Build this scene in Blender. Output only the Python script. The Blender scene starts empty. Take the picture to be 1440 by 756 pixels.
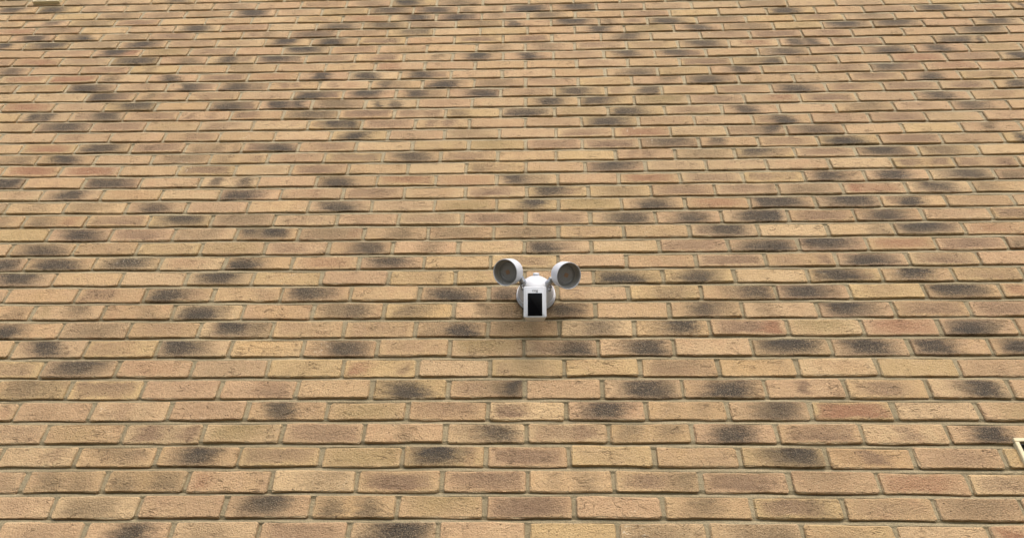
import bpy, bmesh, math, random
import numpy as np
from mathutils import Vector, Matrix

R = math.radians
scene = bpy.context.scene
col = scene.collection

# ------------------------------------------------------------------ camera, sky, sun, exposure
GROUND_TO_COURSE = 2.2605          # height of the lowest brick course in view above the ground
cam_data = bpy.data.cameras.new('camera')
cam_data.lens = 25.894
cam_data.sensor_width = 36.0
cam_data.clip_start = 0.05
cam_data.clip_end = 2000
cam = bpy.data.objects.new('camera', cam_data)
col.objects.link(cam)
_r = Vector((0.99932732, 0.0321189, 0.01770002))
_u = Vector((0.00849482, -0.67225119, 0.74027439))
_f = Vector((-0.03567566, 0.73962606, 0.67207182))
_m = Matrix((_r, _u, -_f)).transposed().to_4x4()
_m.translation = Vector((0.03683, -1.79334, -0.71053 + GROUND_TO_COURSE))
cam.matrix_world = _m
scene.camera = cam

SUN_EL, SUN_AZ = 54.0, 165.0       # azimuth clockwise from +Y: the sun stands in front of the wall, high, a little to the right
world = bpy.data.worlds.new('World')
scene.world = world
world.use_nodes = True
wt = world.node_tree
wt.nodes.clear()
sky = wt.nodes.new('ShaderNodeTexSky')
sky.sky_type = 'NISHITA'
sky.sun_disc = False
sky.sun_elevation = R(SUN_EL)
sky.sun_rotation = R(SUN_AZ)
sky.air_density = 1.0
sky.dust_density = 3.0
sky.ozone_density = 0.6
bg = wt.nodes.new('ShaderNodeBackground')
bg.inputs['Strength'].default_value = 0.14
wo = wt.nodes.new('ShaderNodeOutputWorld')
wt.links.new(sky.outputs[0], bg.inputs[0])
wt.links.new(bg.outputs[0], wo.inputs[0])

sun_data = bpy.data.lights.new('sun', 'SUN')
sun_data.energy = 1.15
sun_data.angle = R(34)
sun_data.color = (1.0, 0.92, 0.82)
sun = bpy.data.objects.new('sun', sun_data)
col.objects.link(sun)
_d = Vector((math.sin(R(SUN_AZ)) * math.cos(R(SUN_EL)), math.cos(R(SUN_AZ)) * math.cos(R(SUN_EL)), math.sin(R(SUN_EL))))
sun.rotation_euler = _d.to_track_quat('Z', 'Y').to_euler()
sun.location = _d * 30

vs = scene.view_settings
vs.view_transform = 'Standard'
vs.look = 'None'
vs.gamma = 1.0
vs.use_curve_mapping = False
vs.exposure = 1.26

# ------------------------------------------------------------------ measured brickwork (millimetres along the wall)
CH=0.07050
BEDS=[0.3, 70.8, 141.2, 211.5, 281.6, 352.6, 423.1, 496.5, 568.7, 641.4, 712.7, 784.4, 853.6, 922.8, 991.2, 1059.9, 1129.7, 1198.9, 1268.0, 1336.6, 1405.0, 1474.3, 1542.7, 1611.7, 1681.6, 1752.1, 1822.3, 1893.2, 1963.3, 2033.9, 2103.4, 2174.2, 2245.4, 2317.2, 2388.2, 2457.0, 2524.9, 2593.4, 2665.7, 2739.9, 2810.4]
BQ=[-0.003645, -0.001936, 0.001779, 0.001822, 0.001941, -0.003938]
JOINTS={
0:[-1120, -896, -671, -444, -220, 5, 228, 452, 678, 904, 1128],
1:[-1230, -1002, -777, -551, -329, -105, 121, 347, 571, 797, 1021, 1235],
2:[-1339, -1121, -898, -674, -446, -221, 5, 228, 453, 679, 905, 1132],
3:[-1443, -1227, -1004, -777, -553, -332, -109, 115, 340, 566, 790, 1017, 1246],
4:[-1347, -1124, -900, -675, -448, -222, 0, 224, 451, 678, 902, 1131],
5:[-1464, -1245, -1017, -793, -563, -335, -109, 112, 335, 559, 787, 1013, 1239],
6:[-1342, -1121, -892, -667, -448, -226, -5, 218, 444, 675, 899, 1127, 1354],
7:[-1456, -1225, -997, -769, -544, -322, -109, 110, 332, 557, 784, 1011, 1237],
8:[-1581, -1352, -1128, -901, -677, -450, -231, -8, 214, 437, 668, 899, 1128, 1359],
9:[-1463, -1242, -1019, -791, -566, -343, -121, 101, 327, 556, 789, 1012, 1240, 1465],
10:[-1588, -1354, -1127, -902, -677, -451, -229, -10, 215, 442, 668, 897, 1127, 1355],
11:[-1708, -1472, -1244, -1019, -795, -569, -346, -124, 96, 322, 552, 785, 1014, 1246, 1477],
12:[-1579, -1352, -1130, -905, -677, -454, -234, -10, 215, 440, 669, 902, 1134, 1360, 1575],
13:[-1708, -1470, -1242, -1020, -789, -564, -345, -122, 102, 327, 554, 782, 1010, 1240, 1467],
14:[-1797, -1568, -1345, -1121, -900, -679, -458, -233, -10, 216, 444, 674, 905, 1131, 1355, 1582],
15:[-1693, -1466, -1241, -1019, -797, -568, -342, -117, 106, 330, 555, 787, 1019, 1241, 1473],
16:[-1814, -1584, -1354, -1128, -901, -676, -454, -230, -6, 219, 447, 675, 905, 1130, 1360, 1590],
17:[-1915, -1695, -1464, -1240, -1014, -791, -561, -335, -111, 111, 335, 558, 785, 1013, 1240, 1464, 1695],
18:[-1815, -1584, -1358, -1137, -907, -679, -451, -228, -4, 221, 446, 674, 900, 1126, 1352, 1581],
19:[-1911, -1682, -1462, -1232, -1010, -789, -562, -341, -114, 111, 337, 560, 788, 1008, 1228, 1456, 1687],
20:[-2032, -1802, -1569, -1341, -1119, -902, -680, -453, -231, -7, 216, 439, 664, 888, 1118, 1348, 1572, 1801],
21:[-1925, -1693, -1465, -1236, -1008, -786, -557, -335, -114, 109, 335, 559, 783, 1008, 1234, 1464, 1688],
22:[-2024, -1800, -1576, -1355, -1128, -902, -674, -451, -231, -9, 210, 434, 658, 885, 1112, 1342, 1577, 1806],
23:[-2147, -1919, -1688, -1465, -1239, -1015, -787, -556, -330, -111, 110, 336, 559, 780, 1006, 1232, 1454, 1676, 1902],
24:[-2031, -1796, -1566, -1342, -1122, -893, -673, -455, -235, -10, 215, 440, 663, 891, 1120, 1347, 1566, 1789],
25:[-2136, -1915, -1684, -1452, -1232, -1012, -781, -549, -337, -112, 108, 327, 555, 783, 1010, 1235, 1464, 1691, 1915],
26:[-2243, -2015, -1795, -1572, -1345, -1130, -905, -680, -459, -233, -10, 211, 436, 662, 886, 1112, 1340, 1571, 1796],
27:[-2132, -1905, -1685, -1455, -1231, -1003, -785, -559, -336, -115, 108, 326, 558, 782, 1009, 1235, 1464, 1694, 1917],
28:[-2249, -2023, -1797, -1573, -1346, -1121, -901, -681, -453, -230, -10, 212, 439, 663, 888, 1119, 1347, 1576, 1804, 2026],
29:[-2135, -1908, -1679, -1456, -1233, -1008, -784, -560, -337, -113, 111, 333, 558, 779, 999, 1227, 1459, 1686, 1909],
30:[-2250, -2019, -1789, -1565, -1342, -1120, -903, -680, -457, -235, -12, 212, 436, 660, 887, 1112, 1340, 1568, 1800, 2026],
31:[-2364, -2140, -1908, -1679, -1456, -1231, -1005, -779, -559, -339, -113, 112, 336, 560, 786, 1012, 1236, 1463, 1690, 1919, 2147],
32:[-2253, -2020, -1788, -1562, -1344, -1127, -903, -683, -462, -236, -13, 211, 442, 671, 899, 1121, 1348, 1574, 1799, 2024],
33:[-2380, -2158, -1924, -1690, -1456, -1226, -1009, -786, -566, -341, -117, 108, 333, 561, 784, 1007, 1238, 1463, 1689, 1919, 2146],
34:[-2483, -2263, -2036, -1802, -1576, -1350, -1129, -895, -663, -443, -224, -4, 215, 443, 672, 897, 1126, 1347, 1574, 1801, 2025],
35:[-2392, -2161, -1930, -1702, -1474, -1241, -1013, -791, -565, -344, -119, 107, 333, 558, 788, 1015, 1237, 1465, 1695, 1918, 2143],
36:[-2477, -2252, -2021, -1795, -1569, -1344, -1121, -896, -670, -443, -223, -2, 223, 447, 670, 899, 1126, 1351, 1573, 1809, 2029],
37:[-2586, -2361, -2137, -1913, -1692, -1465, -1238, -1012, -779, -562, -340, -117, 108, 327, 557, 784, 1006, 1235, 1462, 1683, 1902],
38:[-2473, -2246, -2021, -1797, -1575, -1351, -1129, -903, -679, -451, -225, 1, 220, 444, 666],
39:[-2562, -2367, -2140, -1909],
}
MARKS={
0:'-1235 46 25P;-996 46 70D;-810 55 25B;-565 77 35P;-318 80 70D;317 74 35B;551 43 35B;629 39 50B;766 51 20P;1177 25 60R',
1:'-1343 47 15P;-1159 38 42B;-1093 33 38B;-673 56 65D;-502 32 50B;-447 23 35Y;-401 28 55B;-217 91 30O;-44 68 40P;10 59 30D;28 68 55P;450 36 45B;654 62 50P;720 35 40B;908 78 25P;1129 78 35B',
2:'-1393 24 30B;-1271 29 45B;-1189 29 35B;-1073 39 40B;-1020 24 35Y;-948 58 45B;-867 29 35R;-529 57 30B;-336 80 60P;-88 93 50P;70 19 20B;158 28 30B;315 50 50P;415 37 45B;552 86 55P;760 68 25B;1002 85 40R;1224 79 35P',
3:'-1293 20 25P;-1115 64 35B;-1066 30 30P;-894 54 75D;-742 29 30B;-659 73 40P;-441 97 35O;-243 62 85D;-152 29 20P;-9 105 55P;223 85 15P;663 74 35B;728 65 60D;852 23 40P;898 119 40Y;912 28 55P;1136 68 30P',
4:'-1412 61 20P;-1264 61 20O;-1052 30 55P;-1006 111 25B;-926 30 50P;-805 75 40O;-556 94 42P;-333 20 30B;-122 59 35B;-73 44 50D;107 87 35P;160 24 35P;281 29 40B;387 29 35B;559 52 80D;797 95 45P;1027 23 40P;1242 46 95D',
5:'-1498 21 25R;-1383 52 15B;-1155 26 25P;-1087 21 15B;-902 62 15P;-697 36 70D;-605 31 20P;-443 91 35O;-216 80 30P;-50 45 55P;218 54 85D;396 15 20B;489 20 25B;660 49 35B;704 49 50D;897 82 40P;897 92 75R',
6:'-1507 32 35B;-1465 32 45B;-1400 43 30B;-1230 90 42P;-1002 79 10P;-823 52 12P;-724 52 40P;-412 31 20B;-345 46 70D;-164 41 30P;-62 56 50B;-31 31 60D;101 61 12P;339 61 95D;405 30 35B;575 65 90D;784 15 60P;1002 59 45P;1227 39 20B;1281 49 70D',
7:'-1543 66 35P;-1352 71 85D;-1259 22 20B;-1129 81 20R;-902 81 15B;-656 80 15B;-501 32 45R;-342 32 35P;-79 26 25P;25 52 15P;217 52 10P;409 41 30B;450 103 30P;644 77 35Y;736 51 12P;919 76 15R;1335 75 15B',
8:'-1551 17 20B;-1475 45 70D;-1288 67 25P;-1066 61 75D;-983 33 30B;-846 66 40Y;-758 82 40Y;-551 60 62D;-486 33 30P;-334 81 15P;-135 107 35O;52 37 35P;148 58 60D;296 32 30B;365 53 65D;706 31 30B;784 78 70D;1006 67 90D;1140 21 30P;1196 56 70D;1441 51 70D',
9:'-1637 52 60D;-1351 91 40B;-1130 68 25P;-921 51 85D;-820 45 50B;-730 84 20P;-480 83 15P;-298 33 30B;-199 49 65D;-67 44 30B;36 65 20B;216 54 45D;405 32 30B;475 43 65D;678 91 55P;747 32 55R;891 90 35O;1128 84 45R;1322 63 85D;1395 31 40B',
10:'-1638 35 30B;-1550 18 25O;-1439 35 45B;-1212 29 30B;-1039 63 80D;-775 86 40Y;-615 34 50B;-542 40 50D;-372 34 50B;-316 23 35B;-271 34 30Y;-130 22 50B;-69 28 45B;-30 22 30B;109 50 60D;165 33 35B;545 38 55D;610 33 40B;736 27 30B;980 59 70D;1060 38 35B;1248 96 45P;1461 69 45P',
11:'-1720 18 30B;-1588 102 30Y;-1409 59 40P;-1172 59 80D;-1084 35 25P;-844 29 25P;-704 58 85D;-628 29 35P;-254 63 85D;-185 34 30B;-71 46 50D;455 56 40B;628 33 25B;723 61 55D;872 66 85D;944 33 30B;1126 66 20P;1334 71 85D;1410 33 50B;1529 27 40R',
12:'-1706 67 80D;-1022 66 75D;-347 70 20P;-294 18 25B;297 75 75D;555 57 60D;996 67 75D;1058 34 35P;1237 50 65D;1476 94 30P',
13:'-1783 50 75D;-1602 75 75D;-1355 68 60D;-1152 61 25R;-957 61 65D;-672 72 35R;-467 66 60D;9 65 38P;203 59 15P;449 58 12P;675 93 52P;849 35 28P;981 29 52P;1113 74 85D;1187 29 30P;1352 79 46P',
14:'-1684 70 55D;-1456 63 15P;-1237 75 15P;-1018 93 25O;-820 49 38P;-544 55 65D;-330 36 40B;-136 73 25Y;51 54 80D;141 36 30P;552 83 42P;776 71 55D;847 53 55D;993 82 85D;1244 93 46R;1469 81 52P;1625 34 42B',
15:'-1807 78 15O;-1581 58 75D;-1503 32 30B;-1369 83 48P;-1209 32 30B;-1120 38 35B;-975 38 50D;-886 44 70D;-698 88 42B;-598 19 35R;-436 43 45B;-244 74 42B;-65 37 25B;21 74 42B;223 73 20P;441 73 18O;592 24 40P;682 66 90D;1077 59 30Y;1190 30 36B;1332 77 85D;1414 35 36P;1567 70 32R',
16:'-1894 26 30B;-1755 46 45B;-1643 26 35R;-1453 104 42P;-1232 71 60D;-1038 71 45B;-948 32 30B;-794 77 20P;-565 64 15P;-349 95 32P;-129 69 52P;102 87 46P;356 68 80D;566 55 58D;799 67 75D;847 37 75D;1024 79 50P;1236 66 58D;1470 60 20P;1661 60 46P',
17:'-1928 20 30B;-1807 40 25B;-1613 67 35B;-1360 53 50D;-1142 99 20P;-900 98 35Y;-685 58 80D;-452 64 15P;-215 83 35O;15 44 60D;218 95 35O;451 56 75D;676 75 42R;838 31 60D;900 68 90D;1141 80 70D;1282 25 40P;1343 43 75D;1576 73 15P',
18:'-1908 69 18R;-1771 41 20B;-1703 48 75D;-1466 81 18R;-1063 73 60D;-803 66 18R;-572 99 42P;-343 65 18R;-128 65 52P;79 52 90D;157 39 42P;330 64 36B;560 76 46P;789 82 42P;877 19 40B;1010 76 42B;1173 25 55R;1267 63 36R;1460 62 55D;1634 43 42B;1684 25 30Y',
19:'-1983 70 75D;-1594 83 80D;-1532 62 35P;-1173 20 50D;-1061 27 50D;-710 54 80D;-449 93 48R;-216 79 22R;-44 46 90D;41 33 30B;440 85 55R;673 84 42P;854 39 42P;944 51 25P;1091 45 60D;1155 38 35B;1327 57 65D;1593 76 58D;1750 50 50B',
20:'-1911 85 62R;-1671 91 65R;-1231 90 52P;-983 55 15P;-797 68 52P;-186 40 40B;-106 40 25P;321 73 62D;553 73 22P;1407 39 48P;1465 26 30Y;1529 39 52P;1613 39 42P;1760 38 52P',
21:'-2001 65 45B;-1872 29 25O;-1814 50 75D;-1337 78 45B;-1182 35 30B;-1083 28 20P;-1041 21 30P;-894 70 22P;-672 104 42P;-596 21 40B;-444 62 85D;-231 68 38P;400 20 35P;461 20 38P;669 80 38B;856 67 55D;955 46 30P;1121 86 46P;1332 72 75D;1411 26 36P;1555 65 55B',
22:'-1910 88 50R;-1699 80 80D;-1474 94 50P;-1302 29 35B;-1234 29 40B;-1144 21 30B;-1087 29 40P;-1059 28 30P;-980 64 60D;-768 49 42P;-542 70 20Y;-145 56 30O;111 90 38P;325 96 55P;543 89 55D;730 27 50D;991 94 38P;1206 67 65D;1474 93 52P;1693 66 22P;1878 26 60D',
23:'-1845 30 30P;-1316 58 35P;-687 50 70D;-459 71 20B;-246 71 30B;218 77 44P;448 83 52R;656 55 20P;863 69 36B;952 41 58D;1116 82 50D;1784 27 50B',
24:'-2125 38 22P;-1905 90 60D;-1673 97 42P;-1456 74 15O;-1263 59 32P;-859 29 26P;-786 44 60D;-713 36 60D;-568 80 44P;-387 18 48P;-322 25 52P;100 71 20P;321 78 65D;568 56 15P;722 42 15P;925 35 32P;1009 42 75D;1231 55 26P;1466 76 42P;1679 55 18O',
25:'-2074 23 60D;-2020 31 60D;-1852 46 30P;-1760 53 62D;-1548 83 44P;-1393 15 42P;-1306 15 32P;-1171 52 48P;-888 97 50D;-658 103 64P;-489 37 42P;-379 44 42P;-291 37 50B;-80 29 46P;-7 73 62D;210 87 34O;405 65 65D;662 79 38P;876 43 60D;1363 70 42B;1566 63 32P;1776 56 52D',
26:'-2131 78 50R;-1905 78 20P;-1649 85 62D;-1450 61 25Y;-1259 61 75D;-1175 23 52P;-1046 45 80D;-963 30 58D;-804 75 56B;-628 19 50D;-557 26 50D;-355 60 20P;88 51 80D;279 73 60D;549 87 46O;615 29 32P;774 72 44P;1041 58 42R;1227 79 64P;1449 57 15P;1669 50 70D;1909 56 22P',
27:'-2014 63 15P;-1840 63 70D;-1746 47 48P;-1621 20 50B;-1558 27 42P;-1348 93 34P;-1101 62 18P;-924 61 80D;-832 38 62P;-687 61 70D;-474 38 60D;-406 45 32B;-188 60 75D;7 60 32P;194 74 58D;372 30 32P;498 37 62D;539 15 60D;646 44 26P;866 73 44P;1108 66 75D;1326 58 48P;1579 87 48P;1810 50 52P;2010 36 64D',
28:'-2286 32 30O;-2165 40 30P;-2068 32 28R;-1940 72 80D;-1852 32 30B;-1669 48 26P;-1471 39 80D;-1408 32 52P;-1259 55 80D;-1165 31 46B;-1055 20 48P;-1001 19 42P;-837 19 38P;-760 31 24R;-613 31 50D;-544 31 32B;-359 61 85D;-145 76 42B;83 61 26P;310 60 15P;596 45 50B;753 60 85D;842 37 32P;1456 88 48P;1684 44 85D;1924 73 32P',
29:'-2238 90 46R;-2034 106 66R;-1848 32 46B;-1582 36 90D;-1326 88 62P;-1119 71 34R;-905 39 80D;-709 55 80D;-466 47 90D;-388 31 42P;475 61 50D;642 61 18O;907 45 85D;1118 75 32P;1343 75 38P;1523 52 80D;1612 60 54P;1805 74 40R;2019 66 32R',
30:'-2346 42 50D;-1892 82 34P;-1695 25 36B;-1265 48 30B;-1007 72 18P;-624 48 40R;303 62 28P;567 62 15P;775 100 54P;990 61 42B;1066 38 60D;1226 84 42P;1688 90 52R;1914 60 36P;2109 37 90D',
31:'-2406 34 30P;-2246 92 42R;-2028 84 34P;-1786 100 58D;-1546 50 55B;-1357 37 80D;-1275 25 42P;-1144 73 60D;-1046 24 36B;-892 89 34P;-633 48 54P;-408 20 36B;-224 48 85D;3 40 90D;221 63 26P;438 47 95D;653 47 95D;724 39 52P;1136 77 58D;1344 39 46P;1583 69 65D;1789 46 75D;2033 76 32O',
32:'-2126 85 22P;-1922 51 85D;-1838 42 52R;-1678 84 36O;-1452 83 38P;-1029 83 62D;-782 82 38P;-553 65 32O;-138 48 42B;79 48 42B;304 80 42P;543 64 32P;789 63 75D;1018 47 42R;1191 31 60D;1262 31 60D;1465 94 42P;1675 70 25Y;1854 46 50D;1923 39 60D;2001 15 60D',
33:'-2485 35 70D;-2259 78 85D;-2018 103 36B;-1813 60 75D;-1728 34 30P;-1575 85 22P;-1372 68 22P;-1136 50 80D;-910 58 80D;-677 91 48P;-470 74 25Y;-231 82 52P;31 74 56P;454 49 55D;905 64 32P;1057 48 38P;1160 72 52P;1359 48 42P;1762 71 25Y;2037 78 60D',
34:'-2361 53 70D;-2190 35 50B;-2120 35 60D;-1908 78 42B;-1683 60 52P;-1468 69 15P;-1301 26 40P;-1229 26 42B;-999 85 46D;-771 67 26B;-560 50 42D;-485 34 42D;73 74 25Y;329 41 85D;575 65 42O;779 49 80D;1006 81 46B;1257 65 26O;1450 72 85D;1674 88 85D;2136 63 80D',
35:'-2463 80 40R;-2268 80 36B;-2038 79 25Y;-1592 61 75D;-1384 69 36P;-1280 35 20P;-901 77 52D;-679 77 50D;-492 85 38B;-229 84 42B;-86 25 42B;-65 25 50D;208 75 80D;366 33 42B;499 42 42P;640 75 80D;896 74 42B;1167 49 25Y;1347 65 42P;1599 65 46B',
36:'-2558 45 20B;-2342 36 45D;-2136 80 42B;-1905 89 46P;-1684 79 25Y;-1017 52 38P;-783 69 34R;-533 60 60D;-335 69 75D;-155 51 36B;-53 34 32P;83 59 46D;329 68 25Y;581 67 38P;782 67 25Y;1207 58 90D;1694 66 32P;1899 65 65D;2184 32 40R;2306 16 50D',
37:'-2029 81 42B;-1796 81 38B;-1590 54 30B;-1376 44 70D;-1332 44 65D;-1128 71 20B;-881 70 26B;-680 87 54D;-453 70 58D;-305 35 46B;-166 43 32P;-2 78 65D;238 69 70D;452 60 36B;665 68 26B;1089 67 42B;1198 50 30B;1583 67 20P',
38:'-2608 55 70D;-2401 64 75D;-2167 55 30B;-1911 55 30B;-1702 54 30B;-1458 72 40B;-1001 71 26P;-787 62 42B;-601 62 65D;-345 88 50B;752 52 60D',
39:'-2633 75 30B;-2307 56 30B;-2057 55 20B;-1780 55 50D',
}

# ------------------------------------------------------------------ helpers
def tag(o, label=None, cat=None, group=None, kind=None):
    if label: o['label'] = label
    if cat: o['category'] = cat
    if group: o['group'] = group
    if kind: o['kind'] = kind
    return o


def link(name, me, parent=None, mat=None):
    o = bpy.data.objects.new(name, me)
    col.objects.link(o)
    if mat is not None and me is not None:
        me.materials.append(mat)
    if parent is not None:
        o.parent = parent
    return o


class Nodes:
    def __init__(self, name):
        self.mat = bpy.data.materials.new(name)
        self.mat.use_nodes = True
        self.t = self.mat.node_tree
        self.t.nodes.clear()
        self.out = self.t.nodes.new('ShaderNodeOutputMaterial')
        self.bsdf = self.t.nodes.new('ShaderNodeBsdfPrincipled')
        self.t.links.new(self.bsdf.outputs[0], self.out.inputs[0])

    def n(self, kind, **kw):
        nd = self.t.nodes.new(kind)
        for k, v in kw.items():
            setattr(nd, k, v)
        return nd

    def put(self, sock, v):
        if isinstance(v, bpy.types.NodeSocket):
            self.t.links.new(v, sock)
        elif isinstance(v, (tuple, list)) and len(v) == 3 and sock.type == 'RGBA':
            sock.default_value = (*v, 1)
        else:
            sock.default_value = v

    def m(self, op, a, b=0.0, c=0.0, clamp=False):
        nd = self.n('ShaderNodeMath', operation=op, use_clamp=clamp)
        for i, v in enumerate((a, b, c)):
            self.put(nd.inputs[i], v)
        return nd.outputs[0]

    def step(self, v, lo, hi, a=0.0, b=1.0):
        nd = self.n('ShaderNodeMapRange', interpolation_type='SMOOTHSTEP')
        for i, x in enumerate((v, lo, hi, a, b)):
            self.put(nd.inputs[i], x)
        return nd.outputs[0]

    def noise(self, vec, scale, detail=2.0, rough=0.5, dist=0.0):
        nd = self.n('ShaderNodeTexNoise')
        self.put(nd.inputs['Vector'], vec)
        self.put(nd.inputs['Scale'], scale)
        nd.inputs['Detail'].default_value = detail
        nd.inputs['Roughness'].default_value = rough
        nd.inputs['Distortion'].default_value = dist
        return nd.outputs[0]

    def mix(self, fac, a, b, blend='MIX'):
        nd = self.n('ShaderNodeMix', data_type='RGBA', blend_type=blend)
        self.put(nd.inputs[0], fac)
        self.put(nd.inputs[6], a)
        self.put(nd.inputs[7], b)
        return nd.outputs[2]

    def attr(self, name):
        return self.n('ShaderNodeAttribute', attribute_name=name)

    def bump(self, h, strength, dist, normal=None):
        nd = self.n('ShaderNodeBump')
        self.put(nd.inputs['Height'], h)
        nd.inputs['Strength'].default_value = strength
        nd.inputs['Distance'].default_value = dist
        if normal is not None:
            self.put(nd.inputs['Normal'], normal)
        return nd.outputs[0]


MORTAR_RGB = (0.265, 0.232, 0.150)


def brick_material():
    k = Nodes('brick_clay')
    geo = k.n('ShaderNodeNewGeometry')
    seed = k.attr('seed')
    off = k.n('ShaderNodeVectorMath', operation='MULTIPLY')
    k.put(off.inputs[0], seed.outputs['Vector']); off.inputs[1].default_value = (37.0, 11.0, 53.0)
    pos = k.n('ShaderNodeVectorMath', operation='ADD')
    k.put(pos.inputs[0], geo.outputs['Position']); k.put(pos.inputs[1], off.outputs[0])
    P = pos.outputs[0]
    flat = k.n('ShaderNodeVectorMath', operation='MULTIPLY')
    k.put(flat.inputs[0], P); flat.inputs[1].default_value = (0.8, 1.0, 1.15)
    F = flat.outputs[0]
    face = k.n('ShaderNodeSeparateXYZ'); k.put(face.inputs[0], k.attr('face').outputs['Vector'])
    half = k.n('ShaderNodeSeparateXYZ'); k.put(half.inputs[0], k.attr('half').outputs['Vector'])
    x, z = face.outputs[0], face.outputs[2]
    big = k.noise(P, 22, 3, 0.55)
    mid = k.noise(F, 75, 3, 0.6)
    fine = k.noise(F, 330, 3, 0.65)
    grit = k.noise(P, 620, 2, 0.6)
    # distance to the arrises, roughened
    ex = k.m('SUBTRACT', half.outputs[0], k.m('ABSOLUTE', x))
    ez = k.m('SUBTRACT', half.outputs[2], k.m('ABSOLUTE', z))
    edge = k.m('MINIMUM', ex, ez)
    edge_n = k.m('ADD', edge, k.m('MULTIPLY', k.m('SUBTRACT', mid, 0.5), 0.010))
    rim = k.step(k.m('ADD', k.m('MINIMUM', k.m('MULTIPLY', ex, 0.55), ez), k.m('MULTIPLY', k.m('SUBTRACT', big, 0.5), 0.022)), 0.001, 0.0155)
    tone = k.attr('tone').outputs['Color']
    colr = k.mix(k.step(big, 0.35, 0.75, 0.0, 0.42), tone, k.attr('tone2').outputs['Color'])
    # kiln marks, streaky and ragged
    lay = k.n('ShaderNodeVectorMath', operation='MULTIPLY')
    k.put(lay.inputs[0], P); lay.inputs[1].default_value = (0.45, 1.0, 1.5)
    sd = k.n('ShaderNodeSeparateXYZ'); k.put(sd.inputs[0], seed.outputs['Vector'])
    zr = k.m('DIVIDE', z, half.outputs[2])
    side = k.m('ADD', 1.0, k.m('MULTIPLY', zr, k.m('MULTIPLY', k.m('SUBTRACT', sd.outputs[1], 0.5), 0.8)))
    streak = k.noise(lay.outputs[0], 48, 4, 0.62)
    for i in (1, 2, 3):
        mk = k.n('ShaderNodeSeparateXYZ'); k.put(mk.inputs[0], k.attr('mark%d' % i).outputs['Vector'])
        ca = k.attr('hue%d' % i)
        lean = k.m('MULTIPLY', z, k.m('MULTIPLY', k.m('SUBTRACT', sd.outputs[0], 0.45), 1.1))
        xx = k.m('ADD', k.m('ADD', x, lean), k.m('MULTIPLY', k.m('SUBTRACT', streak, 0.5), 0.085))
        xx = k.m('ADD', xx, k.m('MULTIPLY', k.m('SUBTRACT', fine, 0.5), 0.026))
        d = k.m('DIVIDE', k.m('ABSOLUTE', k.m('SUBTRACT', xx, mk.outputs[0])), mk.outputs[1])
        msk = k.step(d, 1.55, 0.12)
        rr = k.m('ADD', k.m('MULTIPLY', rim, ca.outputs['Alpha']), k.m('SUBTRACT', 1.0, ca.outputs['Alpha']))
        msk = k.m('MULTIPLY', msk, rr)
        msk = k.m('MULTIPLY', msk, side)
        msk = k.m('MULTIPLY', msk, mk.outputs[2])
        grain = k.step(fine, 0.34, 0.72, 1.22, 0.74)
        msk = k.m('MULTIPLY', msk, grain, clamp=True)
        colr = k.mix(msk, colr, ca.outputs['Color'])
    # sand grain: pale and dark specks
    colr = k.mix(k.step(grit, 0.52, 0.75, 0.0, 0.50), colr, (0.68, 0.53, 0.33))
    colr = k.mix(k.step(fine, 0.47, 0.27, 0.0, 0.75), colr, (0.115, 0.068, 0.036))
    # chalky bloom in a few places
    bloom = k.m('MULTIPLY', k.step(k.noise(F, 130, 3, 0.7), 0.58, 0.68), k.step(k.noise(geo.outputs['Position'], 5.5, 2), 0.62, 0.72))
    colr = k.mix(k.m('MULTIPLY', bloom, 0.55), colr, (0.66, 0.57, 0.42))
    # small holes and creases
    vor = k.n('ShaderNodeTexVoronoi', feature='F1'); k.put(vor.inputs['Vector'], F); vor.inputs['Scale'].default_value = 62
    hole = k.m('MULTIPLY', k.step(vor.outputs['Distance'], 0.16, 0.06), k.step(k.noise(P, 16, 1), 0.50, 0.62))
    fold = k.m('ABSOLUTE', k.m('SUBTRACT', k.noise(lay.outputs[0], 30, 2, 0.5, 1.3), 0.5))
    fold = k.m('MULTIPLY', k.step(fold, 0.020, 0.004), k.step(k.noise(P, 19, 1), 0.53, 0.62))
    colr = k.mix(k.m('MULTIPLY', fold, 0.5), colr, (0.10, 0.06, 0.03))
    colr = k.mix(k.m('MULTIPLY', hole, 0.7), colr, (0.05, 0.03, 0.02))
    # mortar smeared over the arrises
    smear = k.m('MULTIPLY', k.step(edge_n, 0.0032, 0.0006), k.step(k.noise(P, 26, 3), 0.44, 0.60))
    colr = k.mix(k.m('MULTIPLY', smear, 0.55), colr, (0.52, 0.405, 0.24))
    # broad weathering across the wall
    wx = k.n('ShaderNodeVectorMath', operation='MULTIPLY')
    k.put(wx.inputs[0], geo.outputs['Position']); wx.inputs[1].default_value = (1.0, 1.0, 0.45)
    colr = k.mix(k.step(k.noise(wx.outputs[0], 1.3, 4, 0.6), 0.42, 0.70, 0.0, 0.22), colr, (0.26, 0.18, 0.095))
    k.put(k.bsdf.inputs['Base Color'], colr)
    k.bsdf.inputs['Roughness'].default_value = 0.88
    k.bsdf.inputs['Specular IOR Level'].default_value = 0.25
    crease = k.noise(F, 170, 4, 0.65, 0.3)
    h = k.m('ADD', k.m('MULTIPLY', crease, 0.8), k.m('MULTIPLY', fine, 1.15))
    h = k.m('ADD', h, k.m('MULTIPLY', mid, 1.0))
    h = k.m('SUBTRACT', h, k.m('ADD', k.m('MULTIPLY', hole, 0.6), k.m('MULTIPLY', fold, 0.7)))
    h = k.m('ADD', h, k.step(edge_n, -0.001, 0.0032, 0.0, 0.7))
    k.put(k.bsdf.inputs['Normal'], k.bump(h, 1.0, 0.0045))
    return k.mat


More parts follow.
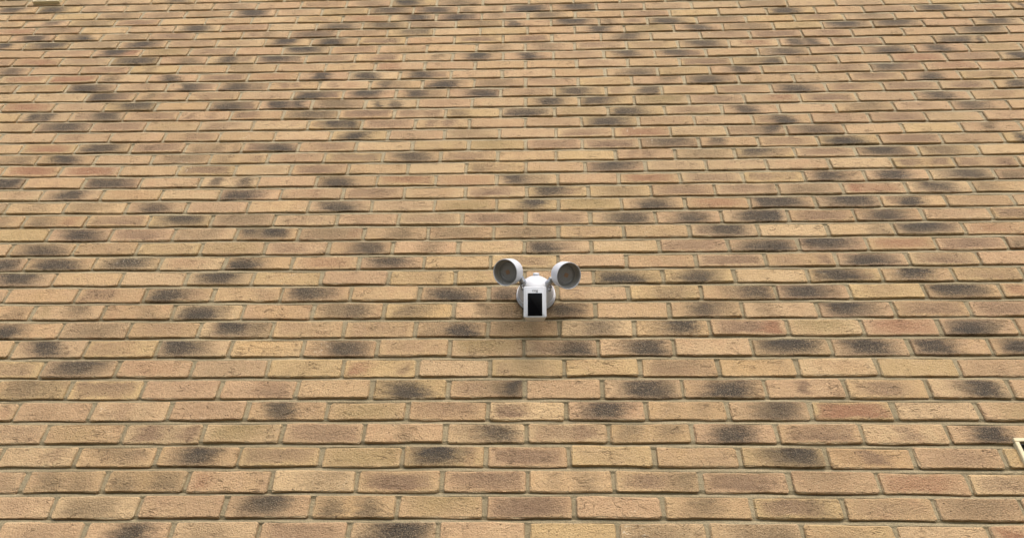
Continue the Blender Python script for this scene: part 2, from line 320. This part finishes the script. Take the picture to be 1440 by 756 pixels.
def mortar_material():
    k = Nodes('mortar')
    geo = k.n('ShaderNodeNewGeometry')
    P = geo.outputs['Position']
    a = k.noise(P, 2.2, 6, 0.62)
    b = k.noise(P, 260, 3, 0.6)
    c = k.mix(k.step(a, 0.3, 0.7), (0.222, 0.178, 0.102), (0.345, 0.280, 0.166))
    # paler higher up the wall
    hz = k.n('ShaderNodeSeparateXYZ'); k.put(hz.inputs[0], P)
    c = k.mix(k.step(hz.outputs[2], 2.8, 4.4, 0.0, 0.8), c, (0.47, 0.39, 0.25))
    c = k.mix(k.step(b, 0.35, 0.7, 0.45, 0.0), c, (0.12, 0.10, 0.065))
    k.put(k.bsdf.inputs['Base Color'], c)
    k.bsdf.inputs['Roughness'].default_value = 0.95
    k.bsdf.inputs['Specular IOR Level'].default_value = 0.15
    k.put(k.bsdf.inputs['Normal'], k.bump(k.m('ADD', b, k.noise(P, 70, 3)), 0.8, 0.004))
    return k.mat


def plain_material(name, rgb, rough, spec=0.5, metal=0.0, bump=0.0, scale=400, coat=0.0, dirt=0.06):
    k = Nodes(name)
    geo = k.n('ShaderNodeTexCoord')
    P = geo.outputs['Object']
    a = k.noise(P, 35, 4, 0.6)
    dark = tuple(v * (1 - 3 * dirt) for v in rgb)
    k.put(k.bsdf.inputs['Base Color'], k.mix(k.step(a, 0.45, 0.8, 0.0, 0.5), rgb, dark))
    k.put(k.bsdf.inputs['Roughness'], k.step(a, 0.3, 0.8, rough * 0.9, min(1, rough * 1.15)))
    k.bsdf.inputs['Specular IOR Level'].default_value = spec
    k.bsdf.inputs['Metallic'].default_value = metal
    k.bsdf.inputs['Coat Weight'].default_value = coat
    if bump:
        k.put(k.bsdf.inputs['Normal'], k.bump(k.noise(P, scale, 2), bump, 0.0004))
    return k.mat


# ------------------------------------------------------------------ ground in front of the wall (below the frame)
def build_ground():
    k = Nodes('turf_and_soil')
    geo = k.n('ShaderNodeNewGeometry')
    a = k.noise(geo.outputs['Position'], 1.5, 5)
    k.put(k.bsdf.inputs['Base Color'], k.mix(a, (0.10, 0.095, 0.065), (0.15, 0.14, 0.10)))
    k.bsdf.inputs['Roughness'].default_value = 0.9
    k.put(k.bsdf.inputs['Normal'], k.bump(k.noise(geo.outputs['Position'], 60, 4), 0.5, 0.01))
    me = bpy.data.meshes.new('ground')
    s = 600
    me.from_pydata([(-s, -s, 0), (s, -s, 0), (s, s, 0), (-s, s, 0)], [], [(0, 1, 2, 3)])
    tag(link('ground', me, None, k.mat), kind='structure')


build_ground()

# ------------------------------------------------------------------ brick wall
rng = random.Random(20)
FIRST, LAST = -32, 66
HALF_W = 5.6
BED_JOINT, PERP_JOINT = 0.0118, 0.0108


def bed(k, u):
    """height of the bottom edge of course k at u metres along the wall"""
    uu = max(-2.8, min(2.8, u))
    if k < 0:
        a = BEDS[0] / 1000 + k * CH
    elif k > 40:
        a = BEDS[40] / 1000 + (k - 40) * CH
    else:
        a = BEDS[k] / 1000
    t = max(0, min(40, k)) / 20 - 1
    return a + uu * (BQ[0] + BQ[1] * t + BQ[2] * t * t) + uu * uu * (BQ[3] + BQ[4] * t + BQ[5] * t * t) + GROUND_TO_COURSE


# pigment of the clay and of the marks the kiln left on it
HUES = {'D': ((0.036, 0.030, 0.023), 0.35), 'B': ((0.165, 0.112, 0.058), 0.45), 'P': ((0.205, 0.126, 0.072), 0.95),
        'O': ((0.235, 0.170, 0.066), 0.5), 'R': ((0.280, 0.136, 0.070), 0.9), 'Y': ((0.490, 0.300, 0.122), 0.3)}
TONES = [(0.472, 0.313, 0.154), (0.480, 0.322, 0.170), (0.452, 0.293, 0.146), (0.500, 0.344, 0.178), (0.442, 0.288, 0.150),
         (0.474, 0.304, 0.162), (0.474, 0.324, 0.150)]


def course_bricks(k):
    """[(u0, u1)] of the joints' centres along course k, right across the wall"""
    if k in JOINTS:
        js = [v / 1000 for v in JOINTS[k]]
    else:
        js = [(0.0 if k % 2 == 0 else 0.1126) + rng.uniform(-0.004, 0.004)]
    while js[0] > -HALF_W:
        js.insert(0, js[0] - 0.2253 + rng.uniform(-0.003, 0.003))
    while js[-1] < HALF_W:
        js.append(js[-1] + 0.2253 + rng.uniform(-0.003, 0.003))
    return list(zip(js[:-1], js[1:]))


def course_marks(k):
    out = []
    if k in MARKS and MARKS[k]:
        for s in MARKS[k].split(';'):
            u, h, st = s.split()
            out.append((int(u) / 1000, int(h) / 1000, int(st[:-1]) / 100, st[-1]))
    return out


def brick_shape(u0, u1, z0, z1, marks, measured):
    """verts, faces, and per-brick attributes; local origin at the brick's centre"""
    hw, hh = (u1 - u0) / 2, (z1 - z0) / 2
    j = lambda s: rng.uniform(-s, s)
    out_y = -0.0008 + j(0.0014)
    slope = j(0.0014)
    r = 0.003 + rng.random() * 0.003
    m1, m2 = rng.uniform(-0.6, -0.1) * hw, rng.uniform(-0.6, -0.1) * hw
    m3, m4 = rng.uniform(0.1, 0.6) * hw, rng.uniform(0.1, 0.6) * hw
    ring = [(-hw + r + j(.002), -hh + j(.0014)), (m1, -hh + j(.0026)), (m3, -hh + j(.0026)), (hw - r + j(.002), -hh + j(.0014)),
            (hw + j(.0016), -hh + r + j(.002)), (hw + j(.0016), hh - r + j(.002)),
            (hw - r + j(.002), hh + j(.0014)), (m4, hh + j(.0022)), (m2, hh + j(.0022)), (-hw + r + j(.002), hh + j(.0014)),
            (-hw + j(.0016), hh - r + j(.002)), (-hw + j(.0016), -hh + r + j(.002))]
    n = len(ring)
    c = 0.0022 + rng.random() * 0.0016
    ct, cb = 0.0026 + rng.random() * 0.0026, 0.0008 + rng.random() * 0.0014
    V = []
    for x, z in ring:                                   # front face
        e = ct if z > 0 else cb
        V.append((x * (hw - c) / hw, out_y + slope * x / hw + j(.0005), z * (hh - e) / hh))
    for x, z in ring:                                   # arris, set back
        V.append((x, out_y + slope * x / hw + (ct if z > 0 else cb) + j(.0006), z))
    for x, z in ring:                                   # back, inside the wall
        V.append((x, 0.040, z))
    F = [tuple(range(n))]
    for a in range(n):
        b = (a + 1) % n
        F.append((n + a, n + b, b, a))
        F.append((2 * n + a, 2 * n + b, n + b, n + a))
    t = rng.choice(TONES)
    s = rng.uniform(0.90, 1.08)
    tone = tuple(min(0.62, v * s) for v in t)
    t2 = rng.choice([(0.39, 0.232, 0.118), (0.43, 0.278, 0.122), (0.54, 0.370, 0.195), (0.37, 0.222, 0.124), (0.44, 0.250, 0.128)])
    if not measured:
        q = rng.random()
        if q < 0.20:
            marks = [(j(0.5) * hw, rng.uniform(0.018, 0.035), rng.uniform(0.55, 0.9), 'D')]
        elif q < 0.55:
            marks = [(j(0.4) * hw, rng.uniform(0.03, 0.09), rng.uniform(0.2, 0.5), rng.choice('PPBBOR'))]
        else:
            marks = []
    att = {'tone': (*tone, 1), 'tone2': (*t2, 1), 'half': (hw, 0, hh), 'seed': (rng.random(), rng.random(), rng.random())}
    marks = sorted(marks, key=lambda m: m[2])[-3:]
    for i in range(3):
        if i < len(marks):
            x, h, st, ty = marks[i]
            rgb, rim = HUES[ty]
            st *= {'Y': 0.7, 'D': 1.2, 'R': 1.25}.get(ty, 1.3)
            att['mark%d' % (i + 1)] = (x, max(0.006, h * 1.3), min(0.97, st * 1.28))
            att['hue%d' % (i + 1)] = (*rgb, rim)
        else:
            att['mark%d' % (i + 1)] = (0, 1, 0)
            att['hue%d' % (i + 1)] = (0.2, 0.2, 0.2, 0)
    return V, F, att


def put_attributes(me, counts, atts, face_co):
    """per-brick constants stored on the vertices, and the position on the brick's own face"""
    nv = len(me.vertices)
    reps = np.array(counts)
    for key in atts[0]:
        arr = np.array([a[key] for a in atts], dtype=np.float32)
        arr = np.repeat(arr, reps, axis=0)
        if arr.shape[1] == 4:
            at = me.attributes.new(key, 'FLOAT_COLOR', 'POINT')
            at.data.foreach_set('color', arr.ravel())
        else:
            at = me.attributes.new(key, 'FLOAT_VECTOR', 'POINT')
            at.data.foreach_set('vector', arr.ravel())
    at = me.attributes.new('face', 'FLOAT_VECTOR', 'POINT')
    at.data.foreach_set('vector', np.array(face_co, dtype=np.float32).ravel())


def build_wall():
    wall = bpy.data.objects.new('brick_wall', None)
    col.objects.link(wall)
    tag(wall, 'tall house wall of tan bricks with dark kiln marks and recessed mortar', 'wall', kind='thing')
    clay = brick_material()
    mort = mortar_material()
    bricks = []
    from bpy_extras.object_utils import world_to_camera_view
    bpy.context.view_layer.update()
    for k in range(FIRST, LAST + 1):
        mk = course_marks(k)
        for u0, u1 in course_bricks(k):
            cu = (u0 + u1) / 2
            g = PERP_JOINT / 2 + rng.uniform(-0.0012, 0.0022)
            g2 = PERP_JOINT / 2 + rng.uniform(-0.0012, 0.0022)
            a, b = u0 + g, u1 - g2
            zb = bed(k, cu) + 0.0020 + rng.uniform(-0.0020, 0.0020)
            zt = bed(k + 1, cu) + 0.0020 - BED_JOINT + rng.uniform(-0.0018, 0.0022)
            cx, cz = (a + b) / 2, (zb + zt) / 2
            mine = [(m[0] - cx, m[1], m[2], m[3]) for m in mk if u0 <= m[0] < u1]
            measured = k in MARKS and mk and -1.5 < (cu / (1.25 + 0.036 * k)) < 1.5 and (
                mk[0][0] - 0.4 < cu < mk[-1][0] + 0.4)
            V, F, att = brick_shape(a, b, zb, zt, mine, measured)
            tilt = math.atan((bed(k, u1) - bed(k, u0)) / (u1 - u0)) + rng.uniform(-0.007, 0.007)
            # share of the picture the brick takes
            cs = [world_to_camera_view(scene, cam, Vector((x, 0, z))) for x, z in ((a, zb), (b, zb), (b, zt), (a, zt))]
            pts = [(min(1.0, max(0.0, c.x)), min(1.0, max(0.0, c.y))) for c in cs]
            area = abs(sum(pts[i][0] * pts[(i + 1) % 4][1] - pts[(i + 1) % 4][0] * pts[i][1] for i in range(4))) / 2 if cs[0].z > 0 else 0
            bricks.append((area, k, cx, cz, tilt, V, F, att))
    order = sorted(range(len(bricks)), key=lambda i: -bricks[i][0])
    near = set(order[:300])
    big_v, big_f, cnt, atts, fco = [], [], [], [], []
    for i, (area, k, cx, cz, tilt, V, F, att) in enumerate(bricks):
        if i in near:
            me = bpy.data.meshes.new('brick')
            me.from_pydata(V, [], F)
            put_attributes(me, [len(V)], [att], V)
            o = link('brick', me, wall, clay)
            o.location = (cx, 0, cz)
            o.rotation_euler = (0, -tilt, 0)
        else:
            base = len(big_v)
            c, s = math.cos(tilt), math.sin(tilt)
            big_v += [(cx + x * c - z * s, y, cz + x * s + z * c) for x, y, z in V]
            big_f += [tuple(base + q for q in f) for f in F]
            cnt.append(len(V)); atts.append(att); fco += V
    me = bpy.data.meshes.new('brick_courses')
    me.from_pydata(big_v, [], big_f)
    put_attributes(me, cnt, atts, fco)
    tag(link('brick_courses', me, wall, clay), kind='stuff')

    # mortar: struck bed joints (deep under the brick above, nearly flush on the brick below) and recessed perpends
    us = [-HALF_W - 0.2 + 0.25 * i for i in range(200) if -HALF_W - 0.2 + 0.25 * i < -2.9]
    us += list(np.arange(-2.9, 2.9, 0.022)) + [2.9 + 0.25 * i for i in range(40) if 2.9 + 0.25 * i < HALF_W + 0.2]
    V, F = [], []
    n = len(us)
    for k in range(FIRST, LAST + 2):
        ph = rng.random() * 6
        for lvl in range(5):
            for u in us:
                z = bed(k, u)
                w = 0.0009 * math.sin(u * 31 + ph) + rng.uniform(-0.0009, 0.0009)
                if lvl == 4:                            # perpends, up to the next bed
                    V.append((u, 0.0049 + w, bed(k + 1, u) - BED_JOINT - 0.0035))
                elif lvl == 0:
                    V.append((u, 0.0024 + w, z - BED_JOINT + 0.0026 + w * .6))
                elif lvl == 1:
                    V.append((u, 0.0043 + w, z - 0.0018 + 0.0018 * math.sin(u * 17 + ph * 3) + 0.9 * w))
                elif lvl == 2:
                    V.append((u, 0.0095 + w, z + 0.0008))
                else:
                    V.append((u, 0.0049 + w, z + 0.010))
    rows = (LAST + 2 - FIRST) * 5
    for r_ in range(rows - 1):
        for c_ in range(n - 1):
            a = r_ * n + c_
            F.append((a, a + 1, a + n + 1, a + n))
    me = bpy.data.meshes.new('mortar')
    me.from_pydata(V, [], F)
    link('mortar', me, wall, mort)
    # the solid wall behind the facing
    bm = bmesh.new()
    bmesh.ops.create_cube(bm, size=1, matrix=Matrix.Translation((0, 0.165, 3.47)) @ Matrix.Diagonal((2 * HALF_W, 0.25, 6.94, 1)))
    me = bpy.data.meshes.new('wall_core')
    bm.to_mesh(me); bm.free()
    link('wall_core', me, wall, mort)


build_wall()

# ------------------------------------------------------------------ shared mesh builders
def mesh_from(bm, name, mat, parent, smooth=True, angle=35):
    bm.normal_update()
    me = bpy.data.meshes.new(name)
    bm.to_mesh(me); bm.free()
    if smooth:
        for p in me.polygons:
            p.use_smooth = True
        me.set_sharp_from_angle(angle=R(angle))
    return link(name, me, parent, mat)


def lathe(profile, seg=48, matrix=None, closed=False):
    """revolve (radius, height) pairs about local Z"""
    bm = bmesh.new()
    rings = []
    for r_, h in profile:
        if r_ < 1e-6:
            rings.append([bm.verts.new((0, 0, h))])
        else:
            rings.append([bm.verts.new((r_ * math.cos(2 * math.pi * i / seg), r_ * math.sin(2 * math.pi * i / seg), h)) for i in range(seg)])
    for a, b in zip(rings[:-1], rings[1:]):
        for i in range(seg):
            q = (i + 1) % seg
            if len(a) == 1 and len(b) == 1:
                continue
            if len(a) == 1:
                bm.faces.new((a[0], b[i], b[q]))
            elif len(b) == 1:
                bm.faces.new((a[i], b[0], a[q]))
            else:
                bm.faces.new((a[i], b[i], b[q], a[q]))
    bmesh.ops.recalc_face_normals(bm, faces=bm.faces)
    if matrix is not None:
        bmesh.ops.transform(bm, matrix=matrix, verts=bm.verts)
    return bm


def frame_to(origin, axis, up=Vector((0, 0, 1))):
    """matrix whose local Z runs along axis, local Y as near to up as can be"""
    z = Vector(axis).normalized()
    x = Vector(up).cross(z).normalized()
    y = z.cross(x)
    m = Matrix((x, y, z)).transposed().to_4x4()
    m.translation = Vector(origin)
    return m


def rounded_prism(w, h, d, r, bevel, seg=3, matrix=None, taper=1.0):
    """box w (x) by h (y) with rounded corners, from z=0 back to z=-d; bevelled edges"""
    bm = bmesh.new()
    pts = []
    for cx, cy, a0 in ((w / 2 - r, h / 2 - r, 0), (-w / 2 + r, h / 2 - r, 90), (-w / 2 + r, -h / 2 + r, 180), (w / 2 - r, -h / 2 + r, 270)):
        for i in range(5):
            a = R(a0 + 90 * i / 4)
            pts.append((cx + r * math.cos(a), cy + r * math.sin(a)))
    f = [bm.verts.new((x, y, 0)) for x, y in pts]
    b = [bm.verts.new((x * taper, y, -d)) for x, y in pts]
    bm.faces.new(f)
    bm.faces.new(list(reversed(b)))
    n = len(pts)
    for i in range(n):
        q = (i + 1) % n
        bm.faces.new((f[i], b[i], b[q], f[q]))
    bmesh.ops.recalc_face_normals(bm, faces=bm.faces)
    if bevel:
        es = [e for e in bm.edges if (e.verts[0] in f and e.verts[1] in f) or (e.verts[0] in b and e.verts[1] in b)]
        bmesh.ops.bevel(bm, geom=es, offset=bevel, segments=seg, affect='EDGES', profile=0.5)
    if matrix is not None:
        bmesh.ops.transform(bm, matrix=matrix, verts=bm.verts)
    return bm


def tube(points, radii, seg=16):
    bm = bmesh.new()
    rings = []
    pts = [Vector(p) for p in points]
    for i, p in enumerate(pts):
        t = (pts[min(i + 1, len(pts) - 1)] - pts[max(i - 1, 0)]).normalized()
        m = frame_to(p, t, Vector((0, 0.3, 1)))
        rings.append([bm.verts.new(m @ Vector((radii[i] * math.cos(2 * math.pi * s / seg), radii[i] * math.sin(2 * math.pi * s / seg), 0))) for s in range(seg)])
    for a, b in zip(rings[:-1], rings[1:]):
        for s in range(seg):
            q = (s + 1) % seg
            bm.faces.new((a[s], a[q], b[q], b[s]))
    bm.faces.new(list(reversed(rings[0])))
    bm.faces.new(rings[-1])
    bmesh.ops.recalc_face_normals(bm, faces=bm.faces)
    return bm


# ------------------------------------------------------------------ vent covers
def build_vent(name, x, z, w, h, depth, b, label, mats):
    root = bpy.data.objects.new(name, None)
    root.location = (x, 0, z)
    col.objects.link(root)
    tag(root, label, 'vent', 'cream vent covers on the wall')
    cream, dark, slatm = mats
    def box(nm, x0, x1, y0, y1, z0, z1, mat, bev=0.0012):
        bm = bmesh.new()
        bmesh.ops.create_cube(bm, size=1, matrix=Matrix.Translation(((x0 + x1) / 2, (y0 + y1) / 2, (z0 + z1) / 2)) @ Matrix.Diagonal((x1 - x0, y1 - y0, z1 - z0, 1)))
        if bev:
            bmesh.ops.bevel(bm, geom=list(bm.edges), offset=bev, segments=2, affect='EDGES')
        return mesh_from(bm, nm, mat, root)
    box('frame_bar', 0, w, -depth, 0.006, 0, b, cream)
    box('frame_bar', 0, w, -depth, 0.006, h - b, h, cream)
    box('frame_bar', 0, b, -depth, 0.006, b + 0.0002, h - b - 0.0002, cream)
    box('frame_bar', w - b, w, -depth, 0.006, b + 0.0002, h - b - 0.0002, cream)
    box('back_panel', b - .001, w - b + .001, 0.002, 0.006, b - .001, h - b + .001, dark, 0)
    box('divider', w / 2 - 0.003, w / 2 + 0.003, -depth + 0.004, 0.003, b, h - b, cream, 0.0006)
    n = 7
    for i in range(n):
        zz = b + 0.008 + (h - 2 * b - 0.012) * i / (n - 1) * 0.98
        bm = bmesh.new()
        m = Matrix.Translation((w / 2, -depth * 0.45, zz)) @ Matrix.Rotation(R(38), 4, 'X') @ Matrix.Diagonal((w - 2 * b, 0.013, 0.0018, 1))
        bmesh.ops.create_cube(bm, size=1, matrix=m)
        mesh_from(bm, 'slat', slatm, root, smooth=False)


cream = plain_material('cream_plastic', (0.58, 0.49, 0.30), 0.5, 0.35)
slat_grey = plain_material('weathered_slat', (0.30, 0.27, 0.22), 0.6, 0.3)
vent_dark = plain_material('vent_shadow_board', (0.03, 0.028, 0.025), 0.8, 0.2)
build_vent('vent_cover', -2.522, 2.7655 + GROUND_TO_COURSE, 0.138, 0.138, 0.017, 0.008,
           'cream framed vent cover cut off by the top edge, upper left corner', (cream, vent_dark, slat_grey))
build_vent('vent_cover', 1.2885, 0.2930 - 0.138 + GROUND_TO_COURSE, 0.138, 0.138, 0.010, 0.011,
           'cream framed vent cover cut off by the right edge, lower right corner', (cream, vent_dark, vent_dark))

# ------------------------------------------------------------------ security floodlight with camera
def build_floodlight():
    ox, oz = 0.0285, 0.797 + GROUND_TO_COURSE
    root = bpy.data.objects.new('security_floodlight', None)
    root.location = (ox, 0, oz)
    col.objects.link(root)
    tag(root, 'white twin-lamp security floodlight with camera mounted on the brick wall', 'floodlight')
    white = plain_material('white_plastic', (0.50, 0.51, 0.525), 0.38, 0.45, dirt=0.03)
    grey = plain_material('lamp_reflector', (0.25, 0.24, 0.22), 0.45, 0.5, dirt=0.05)
    glass = plain_material('frosted_lens', (0.16, 0.158, 0.157), 0.3, 0.5, coat=0.3)
    led = plain_material('led_phosphor', (0.19, 0.11, 0.06), 0.45, 0.5)
    black = plain_material('black_glass', (0.002, 0.002, 0.0025), 0.2, 0.05, dirt=0.0)
    steel = plain_material('zinc_screw', (0.34, 0.34, 0.34), 0.35, 0.5, metal=1.0)
    ink = plain_material('dark_ink', (0.07, 0.07, 0.075), 0.6, 0.3, dirt=0.0)
    seal = plain_material('grey_gasket', (0.22, 0.22, 0.22), 0.7, 0.3)

    out = Vector((0, -1, 0))
    M0 = frame_to((0, 0, 0), out)
    # base plate and hub, turned about the axis that comes straight out of the wall
    mesh_from(lathe([(0, -.004), (.0600, -.004), (.0600, .004), (0, .004)], 64, M0), 'gasket', seal, root)
    mesh_from(lathe([(0, .0035), (.0615, .0035), (.0622, .006), (.0622, .0110), (.0614, .0125), (.0588, .0130), (.0588, .0155), (.0604, .0160), (.0604, .0215), (.0594, .0228), (0, .0230)], 64, M0), 'base_plate', white, root)
    mesh_from(lathe([(.0565, .0215), (.0570, .024), (.0562, .030), (.0535, .038), (.0490, .047), (.0425, .056), (.0345, .0635), (.0250, .069), (.0140, .0722), (0, .073)], 64, M0), 'hub', white, root)
    mesh_from(lathe([(0, .066), (.0098, .066), (.0100, .0745), (.0088, .0765), (0, .0768)], 32, frame_to((.0012, -.0015, .0), (0, -.80, .60))), 'centre_cap', white, root)

    view = Vector((0.0, -0.762, -0.648))
    for side in (-1, 1):
        # ball-jointed arm
        p0 = Vector((side * 0.030, -0.050, 0.008))
        mouth = Vector((-0.0650 if side < 0 else 0.1298, -0.12, (0.7955 if side < 0 else 0.7798))) - Vector((ox, 0, 0.797))
        axis = (view * math.cos(R(25)) + Vector((side, 0, 0)) * math.sin(R(25)) + Vector((0, .672, -.740)) * (0.10 if side < 0 else 0.14)).normalized()
        back = mouth - axis * 0.066
        bend = Vector((-0.0440, -0.076, 0.007)) if side < 0 else Vector((0.0455, -0.076, 0.000))
        arm = mesh_from(tube([p0 - Vector((side * .004, -.006, 0)), p0.lerp(bend, .55), bend, bend.lerp(back, .6), back, back + axis * 0.012], [.0120, .0105, .0085, .0085, .0095, .0120]), 'arm', white, root)
        mesh_from(lathe([(0, -.011), (.0085, -.011), (.0104, -.009), (.0104, -.002), (.0092, -.001), (.0092, .001), (.0104, .002), (.0104, .009), (.0085, .011), (0, .011)], 24, frame_to(bend, (back - p0).normalized() + Vector((0, -.2, .5)))), 'locking_nut', steel, arm)
        for dx, dy, dz in ((0.000, -0.004, -0.017), (-0.003, -0.004, -0.029)):
            c = bend + Vector((side * dx, 0.008 - dy * 0, dz))
            mesh_from(lathe([(0, -.004), (.0050, -.004), (.0050, .0030), (.0036, .0050), (0, .0054)], 16, frame_to(c, Vector((side * .25, -.75, -.60)))), 'screw', steel, arm)
        # lamp head: a deep cup, lens set back behind the rim
        M = frame_to(mouth, axis)
        cup = [(0, -.066), (.0140, -.066), (.0220, -.0645), (.0310, -.058), (.0370, -.050), (.0402, -.040), (.0412, -.028), (.0416, -.002), (.0413, .0), (.0401, .0003), (.0394, -.002), (.0385, -.014), (.0368, -.0215)]
        head = mesh_from(lathe(cup, 64, M), 'lamp_head', white, root)
        mesh_from(lathe([(.0392, -.0035), (.0382, -.014), (.0365, -.0215), (.0325, -.0225), (.0318, -.0215)], 64, M), 'reflector', grey, head)
        mesh_from(lathe([(.0320, -.0222), (.0312, -.0205), (.0235, -.0190), (.0225, -.0200), (.0120, -.0190), (0, -.0188)], 48, M), 'lens', glass, head)
        bm = rounded_prism(.013, .013, .001, .002, 0.0, matrix=M @ Matrix.Translation((0, 0, -.0176)))
        mesh_from(bm, 'led', led, head)

    # camera: a tall rounded box hanging in front of the hub, tipped down
    tilt = R(25)
    nrm = Vector((0, -math.cos(tilt), -math.sin(tilt)))
    fc = Vector((0.0262 - ox, -0.118, 0.680 - 0.797))
    MB = frame_to(fc, nrm)
    W, H = 0.068, 0.095
    body = mesh_from(rounded_prism(W, H, 0.054, 0.005, 0.0026, 3, MB, 0.80), 'camera_body', white, root)
    mesh_from(rounded_prism(W - .011, H - .012, 0.003, 0.004, 0.0008, 2, MB @ Matrix.Translation((0, 0, 0.0008))), 'face_panel', white, body)
    mesh_from(rounded_prism(.0430, .0690, 0.003, 0.0018, 0.0004, 2, MB @ Matrix.Translation((0, -.0080, 0.0014))), 'camera_window', black, body)
    # neck between hub and camera
    a = Vector((0, -.044, -.020)); b = fc + nrm * -0.042 + Vector((0, .0, .026))
    mesh_from(tube([a, a.lerp(b, .5) + Vector((0, -.006, 0)), b], [.016, .017, .019], 24), 'neck', white, root)
    # lettering on the face
    cu = bpy.data.curves.new('lettering', 'FONT')
    cu.body = 'ring'
    cu.size = 0.0112
    cu.align_x = 'CENTER'
    cu.offset = 0.0
    cu.extrude = 0.0002
    tmp = bpy.data.objects.new('lettering_curve', cu)
    col.objects.link(tmp)
    bpy.context.view_layer.update()
    me = bpy.data.meshes.new_from_object(tmp.evaluated_get(bpy.context.evaluated_depsgraph_get()))
    bpy.data.objects.remove(tmp)
    me.transform(MB @ Matrix.Translation((0, 0.0312, 0.0011)))
    me.materials.clear()
    link('lettering', me, body, ink)


build_floodlight()

for o in scene.objects:
    if o.name.split('.')[0] in ('brick_wall', 'security_floodlight', 'vent_cover'):
        o.empty_display_size = 0.1
